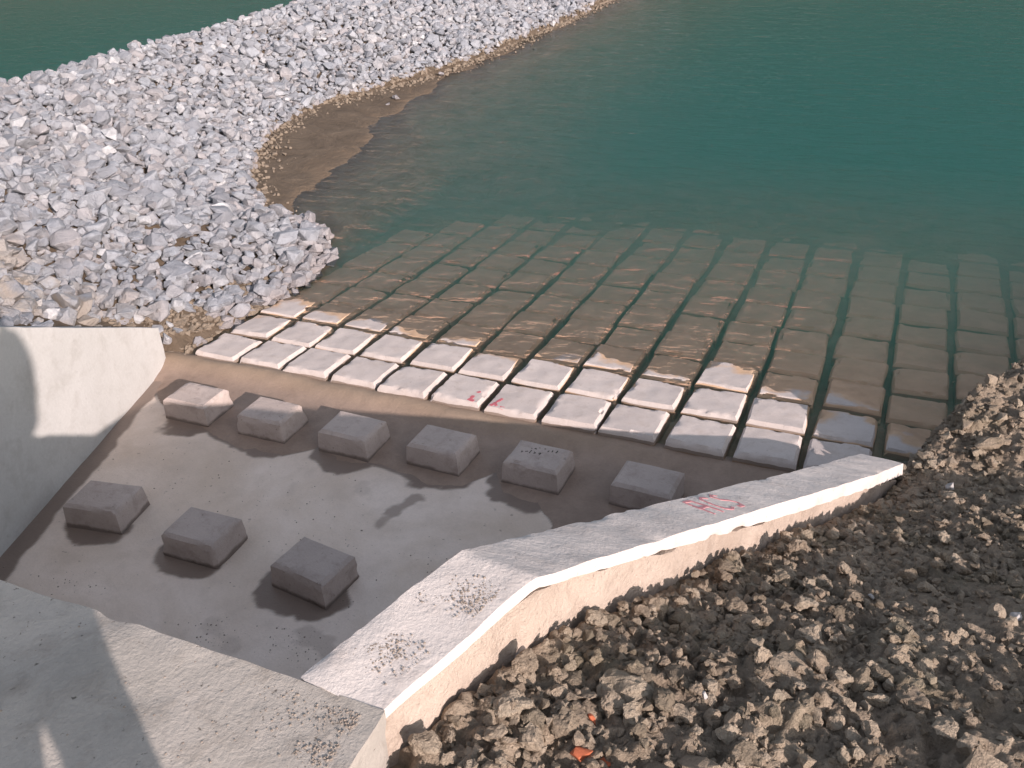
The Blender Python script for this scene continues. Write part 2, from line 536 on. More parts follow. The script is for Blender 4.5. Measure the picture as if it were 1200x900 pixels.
SHORE = [(-0.30, -3.0), (-0.32, 1.0), (-0.25, 1.9), (-0.9, 2.75), (-1.75, 3.4), (-2.15, 5.4), (-2.45, 6.3), (-3.0, 7.75), (-3.15, 10.7), (-2.95, 13.6), (-2.95, 16.2), (-2.85, 21.0), (-2.8, 40.0)]
BANK = [(5.86, -0.42), (5.90, -0.02), (6.05, 0.42), (6.45, 1.05), (6.95, 1.95), (7.6, 3.2), (8.6, 5.0), (10.5, 9.0), (13.0, 16.0), (18.0, 40.0)]
tx = np.array(TOE); sx = np.array(SHORE); bx = np.array(BANK)

def soil_base(x, y):
    """the earth fill right of the right wall, before its lumps"""
    wall = np.where(y < -0.42, RX(y) + 0.28, np.interp(y, bx[:, 1], bx[:, 0]))
    lat = np.clip(x - wall, 0, 6)
    top = np.interp(y, [-5.6, -4.5, -3.84, -2.5, -0.42, 0.4, 2.5, 8.0], [2.10, 1.84, 1.76, 1.13, 0.17, 0.50, 0.78, 0.78])
    z = top + 0.10 * lat * np.interp(y, [-4.5, -3.0, -1.5, 0], [0.2, 0.6, 1.0, 2.2])
    edge = seg_dist(x, y, BANK)
    inside = x > np.interp(y, bx[:, 1], bx[:, 0])
    zb = np.where(inside, -0.10 + np.clip(edge, 0, 0.6) * 2.4, -0.10 - edge * 0.7)
    z = np.minimum(z, zb + 2.2 * np.clip(-0.20 - y, 0, 9))
    return z

def ground_z(x, y):
    xt = np.interp(y, tx[:, 1], tx[:, 0]); xs_ = np.interp(y, sx[:, 1], sx[:, 0])
    dt = seg_dist(x, y, TOE); ds = seg_dist(x, y, SHORE)
    base = np.interp(y, [-3.5, -0.4, 0.2, 1.0, 2.0, 3.2, 4.6], [1.85, 0.14, 0.0, -0.09, -0.15, -0.03, 0.03])
    crest = np.interp(y, [-4.0, -1.0, 2.0], [2.0, 1.35, 1.10])
    E = np.minimum(base + 0.42 * dt, crest)
    E = np.minimum(E, crest - (-7.0 - x) * 0.55)
    mud = np.minimum(WL + 0.055 * ds, 0.04)
    under = WL - 0.085 * np.minimum(ds, 3.0) - 0.25 * np.clip(ds - 3.0, 0, 99)
    under = under - 0.22 * sstep(-0.75, -0.40, x) * (1 - sstep(3.5, 6.5, y)) * (y > -0.5)
    z = np.where(x < xt, E, np.where(x < xs_, mud, under))
    ap = -T4 * y - np.interp(y, [1.6, 5.2], [0.120, -0.02]) - 0.06 * np.clip(y - 6.5, 0, 3) - 0.22 * np.clip(y - 9.5, 0, 99) - 0.9 * np.clip(-0.42 - x, 0, 99)
    z = np.where((y > -0.5), np.maximum(z, ap), z)
    z = np.maximum(z, -2.8)
    # pond basin limits and unseen hills added beyond, to darken the water's reflections
    far = np.maximum.reduce([(y - 85) * 0.6, (x - 45) * 0.12, (-55 - x) * 0.6])
    far = np.where(y > 85, np.minimum(far, 42), np.where(x < -55, np.minimum(far, 36), np.minimum(far, 5)))
    z = np.where(far > -2.8, np.maximum(z, np.maximum(far, -2.8)), z)
    # inside the basin, below the slab, under the earth fill
    inb = (y < -0.28) & (x > LX(y) - 0.12) & (x < RX(y) + 0.15)
    z = np.where(inb, -0.55, z)
    slab = (y < -4.3) & (x > 0.0) & (x < 4.75)
    z = np.where(slab, 1.2, z)
    s = soil_base(x, y) - 0.16
    right = np.where(y < -4.3, x > 4.55, np.where(y < -0.28, x > RX(y) + 0.15, x > np.interp(y, bx[:, 1], bx[:, 0]) - 0.6))
    z = np.where(right & (x < 60) & (y < 40), np.maximum(np.where(y < -0.28, s, z), s), z)
    z = np.where((y < -7.5) & ~right, np.maximum(z, 1.6), z)
    return z

def graded(a, b, step, ends):
    c = list(np.arange(a, b + 1e-6, step))
    lo, hi = ends
    s = step; v = c[0]
    left = []
    while v > lo:
        s *= 1.22; v -= s; left.append(v)
    s = step; v = c[-1]
    right = []
    while v < hi:
        s *= 1.22; v += s; right.append(v)
    return np.array(left[::-1] + c + right)

gx = graded(-8.0, 7.6, 0.08, (-900, 900))
gy = np.unique(np.concatenate([graded(-1.2, 9.0, 0.08, (-900, 900))]))
def gfun(x, y):
    z = ground_z(x, y)
    P = np.column_stack([x, y])
    near = (np.abs(x) < 30) & (np.abs(y) < 40)
    shoal = near & (y > 2.2) & (x < -0.6)
    z = z + np.where(near, 0.012 * fbm(P, 1.3, 4, 3) + 0.006 * fbm(P, 7.0, 3, 5), 0)
    z = z + np.where(shoal, 0.030 * fbm(np.column_stack([x * 1.0 + y * 0.8, y * 0.35]), 1.6, 4, 33) + 0.012 * np.abs(fbm(P, 4.0, 3, 34)), 0)
    z = z + np.where(y > 100, 5 * fbm(P, 0.01, 4, 9), 0)
    return x, y, z
ground = link('ground', grid_mesh('ground', gx, gy, gfun), M_GROUND)
tag(ground, kind='structure')

# water: one closed body, its flat top at the water level
wb = bmesh.new()
bmesh.ops.create_cube(wb, size=1)
for v in wb.verts:
    v.co.x = -60 if v.co.x < 0 else 50
    v.co.y = -0.262 if v.co.y < 0 else 100
    v.co.z = -3.4 if v.co.z < 0 else WL
wme = bpy.data.meshes.new('water'); wb.to_mesh(wme); wb.free()
tag(link('water', wme, M_WATER), kind='structure')

# ------------------------------------------------------------------ basin floor and the mud washed over it
def px_hit(u, v, z):
    d = Vector(((u - 600) / 1056.7, -(v - 450) / 1056.7, -1.0))
    d = Matrix(ROT).transposed() @ d
    return CAM + d * ((z - CAM.z) / d.z)

BAFFLES = [(0.437, -0.945, 0), (1.20, -0.945, 0), (1.965, -0.92, -1), (2.72, -0.86, -2), (3.49, -0.82, -2), (4.31, -0.81, -3),
           (0.735, -2.29, 9), (1.645, -2.32, 1), (2.56, -2.34, -8)]
MUD_EDGE = [(-0.6, -0.75), (-0.26, -0.62), (-0.20, -0.78), (0.12, -0.98), (0.5, -1.08), (0.75, -1.18), (1.15, -1.28), (1.5, -1.22), (1.72, -1.02), (1.95, -1.16), (2.2, -1.10), (2.5, -1.13),
            (2.74, -1.20), (3.0, -1.10), (3.17, -0.86), (3.32, -1.08), (3.6, -1.10), (3.78, -1.28), (3.92, -1.75), (4.3, -2.2), (5.0, -2.6)]
me_ = np.array(MUD_EDGE)
def mud_h(x, y):
    P = np.column_stack([x, y])
    e = np.interp(x, me_[:, 0], me_[:, 1])
    wob = 0.03 * fbm(P, 3.0, 4, 21)
    s = y - e + wob                                   # metres inside the mud
    h = 0.010 * np.clip(s / 0.10, -2, 1)
    ridge = np.exp(-((y + 0.30 + 0.03 * fbm(P, 1.2, 2, 8)) / 0.13) ** 2)
    tall = np.interp(x, [-0.3, 0.4, 1.0, 2.0, 3.0, 4.2, 5.4], [0.075, 0.07, 0.062, 0.06, 0.050, 0.038, 0.035])
    h = h + ridge * (tall * (1 + 0.35 * fbm(P, 2.4, 3, 77)))
    h = h + np.where(s > 0, 0.006 * fbm(P, 5.0, 4, 31), 0)
    return h, s, ridge
def floor_fun(x, y):
    P = np.column_stack([x, y])
    return x, y, FL + 0.004 * fbm(P, 1.2, 3, 12) + 0.0015 * fbm(P, 9.0, 2, 13)
fx, fy = np.arange(-0.75, 5.85, 0.015), np.arange(-4.6, -0.18, 0.015)
fkeep = lambda x, y: (x > LX(y) - 0.10) & (x < RX(y) + 0.12)
fme = grid_mesh('floor', fx, fy, floor_fun, fkeep)
co = np.zeros(len(fme.vertices) * 3, np.float32); fme.vertices.foreach_get('co', co); co = co.reshape(-1, 3)
Pf = co[:, :2].astype(float)
nz = fbm(Pf, 3.5, 4, 44)
nz2 = fbm(Pf, 11, 3, 46)
wet = np.zeros(len(Pf))
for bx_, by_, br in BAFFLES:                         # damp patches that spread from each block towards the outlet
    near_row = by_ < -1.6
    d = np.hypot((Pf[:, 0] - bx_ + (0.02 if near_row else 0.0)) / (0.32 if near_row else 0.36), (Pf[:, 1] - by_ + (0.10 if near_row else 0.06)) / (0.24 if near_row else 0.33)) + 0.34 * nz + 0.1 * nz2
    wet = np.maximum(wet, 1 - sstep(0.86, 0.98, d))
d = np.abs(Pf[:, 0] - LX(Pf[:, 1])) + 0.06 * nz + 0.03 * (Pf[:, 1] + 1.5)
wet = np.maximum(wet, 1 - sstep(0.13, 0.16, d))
s_ = mud_h(Pf[:, 0], Pf[:, 1])[1]
wet = np.maximum(wet, sstep(-0.035, -0.01, s_))
for (a, b, r, st) in (((2.76, -1.36), (2.68, -1.56), 0.012, 0.7), ((2.68, -1.56), (2.65, -1.70), 0.005, 0.6), ((2.30, -1.36), (2.34, -1.42), 0.03, 0.16), ((1.80, -1.55), (1.84, -1.62), 0.01, 0.14),
                  ((2.75, -2.75), (3.05, -2.85), 0.02, 0.35), ((2.95, -3.0), (3.1, -2.95), 0.015, 0.35), ((2.15, -2.9), (2.4, -3.0), 0.008, 0.2), ((3.35, -3.95), (4.4, -4.1), 0.25, 0.85)):
    q = seg_dist(Pf[:, 0], Pf[:, 1], [a, b]) + 0.07 * nz + 0.04 * fbm(Pf, 14, 3, 45)
    wet = np.maximum(wet, (1 - sstep(r, r + 0.035, q)) * st)
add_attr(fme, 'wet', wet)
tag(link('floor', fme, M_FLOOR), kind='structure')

def mud_fun(x, y):
    h, s, ridge = mud_h(x, y)
    z = FL + h
    z = np.where(y > -0.20, np.minimum(z, -0.075), z)
    return x, y, z
mx_, my_ = np.arange(-0.75, 5.85, 0.025), np.arange(-2.6, -0.14, 0.025)
mkeep = lambda x, y: (x > LX(y) - 0.22 - 0.3 * (y > -0.5)) & (x < RX(y) + 0.12)
mme = grid_mesh('mud', mx_, my_, mud_fun, mkeep)
co = np.zeros(len(mme.vertices) * 3, np.float32); mme.vertices.foreach_get('co', co); co = co.reshape(-1, 3).astype(float)
hh, ss, rr = mud_h(co[:, 0], co[:, 1])
add_attr(mme, 'dry', np.clip(rr * np.interp(co[:, 0], [0, 3, 4.5], [1, 0.8, 0.2]), 0, 1))
tag(link('mud', mme, M_MUD), 'wet brown mud washed over the basin floor along the concrete blocks', 'mud', kind='stuff')

# ------------------------------------------------------------------ walls
def hexa(b, tcap):  # eight corners: bottom quad then top quad
    V = list(b) + list(tcap)
    F = [(0, 3, 2, 1), (4, 5, 6, 7), (0, 1, 5, 4), (1, 2, 6, 5), (2, 3, 7, 6), (3, 0, 4, 7)]
    return V, F

def strip_solid(sections):
    """sections: list of closed 4-point cross sections -> one solid"""
    V, F = [], []
    n = len(sections[0])
    for s in sections: V += list(s)
    for i in range(len(sections) - 1):
        a, b = i * n, (i + 1) * n
        for k in range(n):
            F.append((a + k, a + (k + 1) % n, b + (k + 1) % n, b + k))
    F.append(tuple(range(n))); e = (len(sections) - 1) * n
    F.append(tuple(e + k for k in range(n))[::-1])
    return V, F

# left wing wall
secs = []
for y in (-4.43, -3.49, -0.36):
    x = LX(y); z = float(TZL(y))
    secs.append([(x, y, -0.5), (x, y, z), (x - 0.16, y - 0.03, z), (x - 0.22, y - 0.03, -0.5)])
V, F = strip_solid(secs)
wl = link('wing_wall', rough_solid('wing_wall', V, F, 0.06, 0.006, 2.5, 3, 0.014), M_LEFT)
tag(wl, 'smooth pale concrete wing wall in front of the grey rock embankment', 'wall', 'wing walls of the basin')

# right wing wall: rough body, plaster cap with a clean outer edge, painted letters on top
secs, caps = [], []
ys = (-4.455, -3.84, -2.2, -0.9, -0.42)
def cap_t(y): return float(np.interp(y, [-4.5, -3.9, -3.7, -0.4], [0.03, 0.03, 0.085, 0.095]))
for y in ys:
    x = RX(y); z = float(TZ(y)); c = cap_t(y)
    o = 0.27
    secs.append([(x + 0.035, y, -0.5), (x + 0.035, y, z - c), (x + o - 0.010, y - 0.03, z - c), (x + o + 0.03 + 0.10 * (z + 0.5) / 2, y - 0.03, -0.5)])
V, F = strip_solid(secs)
wr = link('wing_wall', rough_solid('wing_wall_body', V, F, 0.04, 0.022, 7.0, 11, 0.012), M_RAW)
tag(wr, 'plastered concrete wing wall with faded red lettering beside the brown earth bank', 'wall', 'wing walls of the basin')
for y in ys[:-1] + (-0.36,):
    x = RX(y); z = float(TZ(y)); c = cap_t(y)
    caps.append([(x, y, z - c + 0.002), (x, y, z), (x + 0.27, y - 0.03, z), (x + 0.275, y - 0.03, z - c + 0.002)])
V, F = strip_solid(caps)
cap = link('cap', rough_solid('wall_cap', V, F, 0.03, 0.008, 5.0, 15, 0.010), M_CAP, wr)

# headwall slab, wide top of the inlet structure
V, F = hexa([(-0.3, -4.47, -0.5), (4.58, -4.47, -0.5), (4.72, -8.5, -0.5), (-0.3, -8.5, -0.5)],
            [(-0.3, -4.45, 2.0), (4.605, -4.47, 2.0), (4.66, -8.5, 2.0), (-0.3, -8.5, 2.0)])
hw = link('headwall', rough_solid('headwall', V, F, 0.045, 0.016, 3.2, 23, 0.03), M_SLAB)
tag(hw, 'wide rough concrete headwall slab in the foreground with a standing person\'s shadow', 'headwall')

# strokes of paint a few millimetres proud of what they lie on
def strokes(name, polys, frame, width, mat, parent, surf, seed=0):
    """polys: lists of (a, b) in metres; frame(a, b) -> point, normal"""
    rng = random.Random(seed)
    bvh = BVHTree.FromPolygons([v.co.copy() for v in surf.vertices], [tuple(p.vertices) for p in surf.polygons])
    V, F = [], []
    for poly in polys:
        pts = []
        for (a0, b0), (a1, b1) in zip(poly[:-1], poly[1:]):
            n = max(2, int(math.hypot(a1 - a0, b1 - b0) / 0.012))
            for i in range(n): pts.append((a0 + (a1 - a0) * i / n, b0 + (b1 - b0) * i / n))
        pts.append(poly[-1])
        base = len(V)
        for i, (a, b) in enumerate(pts):
            p0 = pts[max(0, i - 1)]; p1 = pts[min(len(pts) - 1, i + 1)]
            dx, dy = p1[0] - p0[0], p1[1] - p0[1]
            l = math.hypot(dx, dy) or 1
            wd = width * (0.65 + 0.6 * rng.random()) * 0.5
            for s in (1, -1):
                P, N = frame(a - dy / l * wd * s, b + dx / l * wd * s)
                h = bvh.ray_cast(P + N * 0.08, -N, 0.2)[0]
                if h is None: h = P
                V.append(h + N * 0.002); V.append(h - N * 0.004)
        k = len(pts)
        for i in range(k - 1):
            a = base + 4 * i; b = a + 4
            F += [(a, a + 2, b + 2, b), (a + 1, b + 1, b + 3, a + 3), (a, b, b + 1, a + 1), (a + 2, a + 3, b + 3, b + 2)]
        F += [(base, base + 1, base + 3, base + 2)]
        e = base + 4 * (k - 1)
        F += [(e, e + 2, e + 3, e + 1)]
    return link(name, mesh_from(name, V, F, False), mat, parent)

_a0 = Vector((RX(-2.62), -2.62, float(TZ(-2.62)))); _a1 = Vector((RX(-1.9), -1.9, float(TZ(-1.9))))
UD = (_a1 - _a0).normalized(); VD = Vector((-1, 0, 0)); VD = (VD - UD * VD.dot(UD)).normalized(); ND = UD.cross(VD).normalized()
if ND.z < 0: ND = -ND
def top_frame(a, b):
    return _a0 + UD * a + VD * (b - 0.20), ND
A = [[(0.00, 0.0), (0.015, 0.16), (0.075, 0.155), (0.085, 0.0)], [(0.006, 0.075), (0.082, 0.075)]]
Cc = [[(0.205, 0.14), (0.175, 0.158), (0.145, 0.14), (0.135, 0.08), (0.145, 0.02), (0.175, 0.0), (0.21, 0.015)]]
S_ = [[(0.315, 0.145), (0.285, 0.160), (0.255, 0.14), (0.262, 0.10), (0.30, 0.075), (0.32, 0.04), (0.298, 0.005), (0.26, 0.008)]]
strokes('lettering', A + Cc + S_, top_frame, 0.018, M_RED_FAINT, wr, cap.data, 4)
def blob(name, c, r, h, mat, parent=None, seed=0, sub=3, squash=(1, 1, 1)):
    bm = bmesh.new()
    bmesh.ops.create_icosphere(bm, subdivisions=sub, radius=1)
    P = np.array([v.co[:] for v in bm.verts])
    q = fbm(P + seed * 3.1, 1.4, 4, seed) * h
    for v, k in zip(bm.verts, q):
        v.co = Vector((v.co.x * squash[0], v.co.y * squash[1], v.co.z * squash[2])) * r * (1 + k)
    me = bpy.data.meshes.new(name); bm.to_mesh(me); bm.free()
    me.polygons.foreach_set('use_smooth', [True] * len(me.polygons))
    return link(name, me, mat, parent, c)

# ------------------------------------------------------------------ baffle blocks
def frustum(name, wb_, db, wt, dt, h, ch, seed):
    """a cast block: sloping sides, a small chamfer round the top"""
    def q(wd, dp, z): return [(-wd / 2, -dp / 2, z), (wd / 2, -dp / 2, z), (wd / 2, dp / 2, z), (-wd / 2, dp / 2, z)]
    V = q(wb_, db, 0) + q(wt, dt, h - ch) + q(wt - 2 * ch * 1.1, dt - 2 * ch * 1.1, h)
    F = [(0, 3, 2, 1), (8, 9, 10, 11)]
    for o in (0, 4):
        for k in range(4): F.append((o + k, o + (k + 1) % 4, o + 4 + (k + 1) % 4, o + 4 + k))
    return rough_solid(name, V, F, 0.025, 0.006, 4.0, seed, 0.014, (seed * 1.7, seed * 0.9, seed * 0.4), 38)
bmeshes = [frustum('baffle_block', 0.455, 0.345, 0.43, 0.315, 0.205, 0.022, 60 + i) for i in range(9)]
pos_words = ['first', 'second', 'third', 'fourth', 'fifth', 'sixth', 'seventh', 'eighth', 'ninth', 'tenth', 'eleventh', 'twelfth', 'thirteenth', 'fourteenth', 'fifteenth']
BL = ['concrete baffle block nearest the left wing wall in the row by the mud, top sunlit',
      'concrete baffle block with a half sunlit top, second from the wing wall by the mud',
      'concrete baffle block third from the left wing wall in the row by the mud',
      'concrete baffle block fourth from the left wing wall in the row by the mud',
      'concrete baffle block with dark scribble on its top in the mud',
      'concrete baffle block standing wholly in mud close to the lettered right wall',
      'chipped concrete baffle block in the three-block row, closest to the left wing wall',
      'middle concrete baffle block of the three standing on the bare shaded floor',
      'concrete baffle block nearest the foreground corner where the two walls meet']
for i, (x, y, a) in enumerate(BAFFLES):
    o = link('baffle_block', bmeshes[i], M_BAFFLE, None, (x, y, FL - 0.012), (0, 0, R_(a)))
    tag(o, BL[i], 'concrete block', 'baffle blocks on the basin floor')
    if i == 4:
        fr = lambda a_, b_: (Vector((a_, b_, 0.205)), Vector((0, 0, 1)))
        rg = random.Random(3)
        pol = []
        for r, k in [(0, i) for i in range(7)] + [(1, i) for i in range(5)]:
            u, v_ = -0.085 + k * 0.032 - r * 0.05 + rg.uniform(-.005, .005), 0.06 - r * 0.055 + 0.006 * k - 0.012 * (k > 3) + rg.uniform(-.005, .005)
            pol.append([(u + rg.uniform(-.008, .016), v_ + rg.uniform(-.018, .018)) for _ in range(rg.randint(2, 4))])
        strokes('scribble', pol, fr, 0.0065, M_BLACK, o, bmeshes[4], 9)

# ------------------------------------------------------------------ apron of concrete blocks
def apron_block(seed, amp=0.008, freq=6.0):
    def q(wd, z): return [(-wd / 2, -wd / 2, z), (wd / 2, -wd / 2, z), (wd / 2, wd / 2, z), (-wd / 2, wd / 2, z)]
    V = q(0.460, -0.15) + q(0.442, -0.032) + q(0.400, 0.0)
    F = [(0, 3, 2, 1), (8, 9, 10, 11)]
    for o in (0, 4):
        for k in range(4): F.append((o + k, o + (k + 1) % 4, o + 4 + (k + 1) % 4, o + 4 + k))
    return rough_solid('apron_block', V, F, 0.030, amp, freq, seed, 0.026, (seed, seed * 2.3, 0), 38)
ameshes = [apron_block(100 + i) for i in range(14)]
wmeshes = [apron_block(140 + i, 0.015, 3.0) for i in range(12)]      # silted, blurred blocks under water
rb = random.Random(21)
GROUP_DRY, GROUP_WET = 'dry concrete blocks of the apron', 'drowned concrete blocks of the apron'
ROWW = {0: 'front', 1: 'second', 2: 'third'}
apron = {}
for r in range(0, 11):
    for k in range(0, 15):
        x, y = 0.5 * k, 0.5 * r
        if x > np.interp(y, bx[:, 1], bx[:, 0]) + 0.15 or (r == 0 and k > 11): continue
        if r >= 8 and k < 1 + (r - 8) * 0.6: continue
        me = ameshes[rb.randrange(14)] if r < 3 else wmeshes[rb.randrange(12)]
        dz = rb.gauss(0, 0.005)
        if r == 2: dz += float(np.interp(k, [0, 4, 8, 9, 10, 12], [0.012, 0.0, 0.002, 0.010, 0.008, -0.01]))
        if r == 1 and k == 11: dz -= 0.006
        if k >= 12 and r < 3: dz -= 0.022
        o = link('apron_block', me, M_BLOCK, None, (x + rb.gauss(0, 0.010), y * math.cos(R_(4)) + rb.gauss(0, 0.010), -T4 * y + dz),
                 (R_(-4 + rb.gauss(0, 0.9)), R_(rb.gauss(0, 0.9)), R_(rb.gauss(0, 1.1) + 90 * rb.randrange(4) * 0)))
        apron[r, k] = o
        o.scale.y = 1.0 if r < 2 else (1.04 if r == 2 else 1.085)
        n = pos_words[k]
        if r == 0: lab = 'dry cream concrete block, %s from the rocks in the front row by the mud' % n
        elif r == 1: lab = 'dry cream concrete block, %s from the rocks in the second row' % n
        elif r == 2: lab = 'half wet concrete block at the water line, %s from the rocks in its row' % n
        else: lab = 'silt brown concrete block under water, %s from the rocks in the %s row' % (n, pos_words[r])
        if (r, k) == (0, 5): lab = 'cream front row concrete block with red paint on its right front corner'
        if (r, k) == (0, 6): lab = 'cream front row concrete block with red paint on its left front corner'
        tag(o, lab, 'concrete block', GROUP_DRY if r < 2 else GROUP_WET)
bf = lambda a_, b_: (Vector((a_, b_, 0.0)), Vector((0, 0, 1)))
strokes('paint_mark', [[(0.13, -0.02), (0.15, -0.035)], [(0.125, -0.10), (0.13, -0.165), (0.16, -0.19)], [(0.11, -0.175), (0.17, -0.185)]], bf, 0.030, M_RED, apron[0, 5], apron[0, 5].data, 2)
strokes('paint_mark', [[(-0.13, -0.05), (-0.165, -0.15), (-0.18, -0.19)], [(-0.165, -0.14), (-0.13, -0.18)], [(-0.10, -0.19), (-0.06, -0.195)]], bf, 0.028, M_RED, apron[0, 6], apron[0, 6].data, 3)

# ------------------------------------------------------------------ rocks of the embankment
def rock_mesh(seed):
    rg = random.Random(seed)
    bm = bmesh.new()
    sx_, sy_, sz_ = rg.uniform(0.8, 1.25), rg.uniform(0.7, 1.05), rg.uniform(0.5, 0.85)
    for _ in range(rg.randint(11, 17)):
        v = Vector((rg.gauss(0, 1), rg.gauss(0, 1), rg.gauss(0, 1))).normalized() * rg.uniform(0.82, 1.08)
        bm.verts.new((v.x * sx_, v.y * sy_, v.z * sz_))
    bmesh.ops.convex_hull(bm, input=bm.verts)
    bmesh.ops.delete(bm, geom=[v for v in bm.verts if not v.link_faces], context='VERTS')
    bmesh.ops.bevel(bm, geom=list(bm.edges), offset=0.03, segments=1, affect='EDGES', clamp_overlap=True)
    bmesh.ops.triangulate(bm, faces=bm.faces)
    big_edges = [e for e in bm.edges if e.calc_length() > 0.35]
    bmesh.ops.subdivide_edges(bm, edges=big_edges, cuts=1, use_grid_fill=True)
    bmesh.ops.triangulate(bm, faces=bm.faces)
    P = np.array([v.co[:] for v in bm.verts])
    q = 1 + 0.09 * fbm(P + seed, 1.6, 3, seed)
    for v, k in zip(bm.verts, q): v.co *= float(k)
    me = bpy.data.meshes.new('riprap_rock'); bm.to_mesh(me); bm.free()
    add_attr(me, 'tone', np.zeros(len(me.vertices)))
    return me
rmeshes = [rock_mesh(500 + i) for i in range(28)]
rdata = []
for me in rmeshes:
    n = len(me.vertices); c = np.zeros(n * 3, np.float32); me.vertices.foreach_get('co', c)
    f = np.zeros(len(me.polygons) * 3, np.int32); me.polygons.foreach_get('vertices', f)
    rdata.append((c.reshape(-1, 3), f.reshape(-1, 3)))
    me.materials.append(M_ROCK)

RM = np.array(ROT)
def to_px(P):
    q = (P - np.array(CAM)) @ RM.T
    return 600 + 1056.7 * q[:, 0] / -q[:, 2], 450 - 1056.7 * q[:, 1] / -q[:, 2], -q[:, 2]

spots = []
for layer, (step, rmin, rmax) in enumerate(((0.105, 0.055, 0.100), (0.120, 0.040, 0.115), (0.34, 0.09, 0.165))):
    for y in np.arange(-3.4, 29, step):
        for x in np.arange(-8.6, 1.0, step):
            spots.append((x + RNG.uniform(-.5, .5) * step, y + RNG.uniform(-.5, .5) * step, layer, RNG.uniform(rmin, rmax)))
S = np.array(spots)
xt = np.interp(S[:, 1], tx[:, 1], tx[:, 0])
ragged = 0.16 * fbm(S[:, :2], 1.5, 3, 66)
dt = seg_dist(S[:, 0], S[:, 1], TOE)
okk = (S[:, 0] < xt + ragged * 0.6) & ~((S[:, 1] < -0.30) & (S[:, 0] > LX(S[:, 1]) - 0.16 - S[:, 3] * 0.75))
# a few strays on the mud and fewer rocks in the earthy strip beside the wall end
S = S[okk]; dt = dt[okk]
gz = ground_z(S[:, 0], S[:, 1])
Z = gz + np.where(S[:, 2] == 0, 0.02, np.where(S[:, 2] == 1, 0.085, 0.13)) + RNG.uniform(-.02, .03, len(S))
low = (S[:, 1] < -0.4)
Z = np.where(low & (dt < 0.35), Z - 0.05, Z)
P3 = np.column_stack([S[:, 0], S[:, 1], Z])
u, v, dep = to_px(P3)
vis = (u > -60) & (u < 1260) & (v > -50) & (v < 960)
earthy = (S[:, 1] < 0.35) & (dt < 0.28) & (RNG.random(len(S)) < 0.75)
keep = vis & ~earthy
P3, S, dt, u, v, dep = P3[keep], S[keep], dt[keep], u[keep], v[keep], dep[keep]
_rs = random.Random(5)
strays = [(-0.33 + _rs.uniform(-.07, .05) + (0.10 if 0.9 < 0.35 + 0.12 * i < 1.9 else 0), 0.35 + 0.12 * i, _rs.uniform(.07, .125)) for i in range(17)]
strays += [(-3.3, 9.0, .09), (-3.25, 8.6, .05), (-1.2, 2.95, .13), (-0.75, 2.6, .14), (-0.55, 2.45, .10), (-0.95, 2.72, .12), (-0.45, 2.25, .12), (-0.34, 1.75, .11), (-3.4, 11.0, .09), (-1.6, 3.2, .09)]
for x, y, r in strays:
    P3 = np.vstack([P3, [x, y, float(ground_z(np.array([x]), np.array([y]))[0]) + r * 0.45]]); S = np.vstack([S, [x, y, 9, r]]); dt = np.append(dt, 0)
    uu, vv, dd = to_px(P3[-1:]); u = np.append(u, uu); v = np.append(v, vv); dep = np.append(dep, dd)
app = S[:, 3] / dep * np.where((u > 10) & (u < 1190) & (v > 10) & (v < 890), 1, 0.3) * np.where(S[:, 2] == 0, 0.55, 1)
order = np.argsort(-app)
single = set(order[:300].tolist()) | set(range(len(P3) - len(strays), len(P3)))
single = set(sorted(single, key=lambda i: -app[i] - (10 if S[i, 2] == 9 else 0))[:300])
aV, aF, aT, off = [], [], [], 0
for i in range(len(P3)):
    mi = int(RNG.integers(len(rmeshes)))
    e = (RNG.uniform(-.5, .5), RNG.uniform(-.5, .5), RNG.uniform(0, 6.28))
    r = float(S[i, 3])
    if i in single:
        o = link('riprap_rock', rmeshes[mi], None, None, P3[i], e)
        o.scale = (r, r, r)
        big = 'large' if r > 0.115 else ('small' if r < 0.085 else 'middling')
        x, y = S[i, 0], S[i, 1]
        if S[i, 2] == 9 and y > 3: lab, g = 'lone %s grey rock lying on the brown mud shore' % big, 'rocks strayed onto the mud shore'
        elif y < -0.35: lab, g = '%s angular grey rock heaped behind the left wing wall' % big, 'rocks heaped behind the wing wall'
        elif dt[i] < 0.75 and y < 2.9: lab, g = '%s pinkish grey rock at the pile\'s foot beside the concrete blocks' % big, 'rocks at the foot of the pile beside the concrete blocks'
        elif y < 2.9: lab, g = '%s angular grey rock on the broad near slope of the rock pile' % big, 'rocks on the broad near slope of the pile'
        else: lab, g = '%s angular grey rock of the embankment above the mud shore' % big, 'rocks of the embankment above the mud shore'
        tag(o, lab, 'rock', g)
        continue
    c, f = rdata[mi]
    rot = np.array(Matrix.Rotation(e[2], 3, 'Z') @ Matrix.Rotation(e[1], 3, 'Y') @ Matrix.Rotation(e[0], 3, 'X'))
    aV.append((c * r) @ rot.T + P3[i]); aF.append(f + off); off += len(c)
    aT.append(np.full(len(c), RNG.random()))
rk = big_mesh('riprap', np.vstack(aV), np.vstack(aF), False)
add_attr(rk, 'tone', np.concatenate(aT))
tag(link('riprap', rk, M_ROCK), 'mass of pale grey broken rock covering the long embankment', 'rocks', kind='stuff')
print('rocks', len(P3), 'faces', len(rk.polygons))

def hull(seed, lo=9, hi=14, squash=0.7):
    rg = random.Random(seed)
    bm = bmesh.new()
    for _ in range(rg.randint(lo, hi)):
        q = Vector((rg.gauss(0, 1), rg.gauss(0, 1), rg.gauss(0, 1))).normalized() * rg.uniform(0.7, 1.15)
        bm.verts.new((q.x, q.y * rg.uniform(0.75, 1), q.z * squash))
    bmesh.ops.convex_hull(bm, input=bm.verts)
    bmesh.ops.delete(bm, geom=[q for q in bm.verts if not q.link_faces], context='VERTS')
    return bm
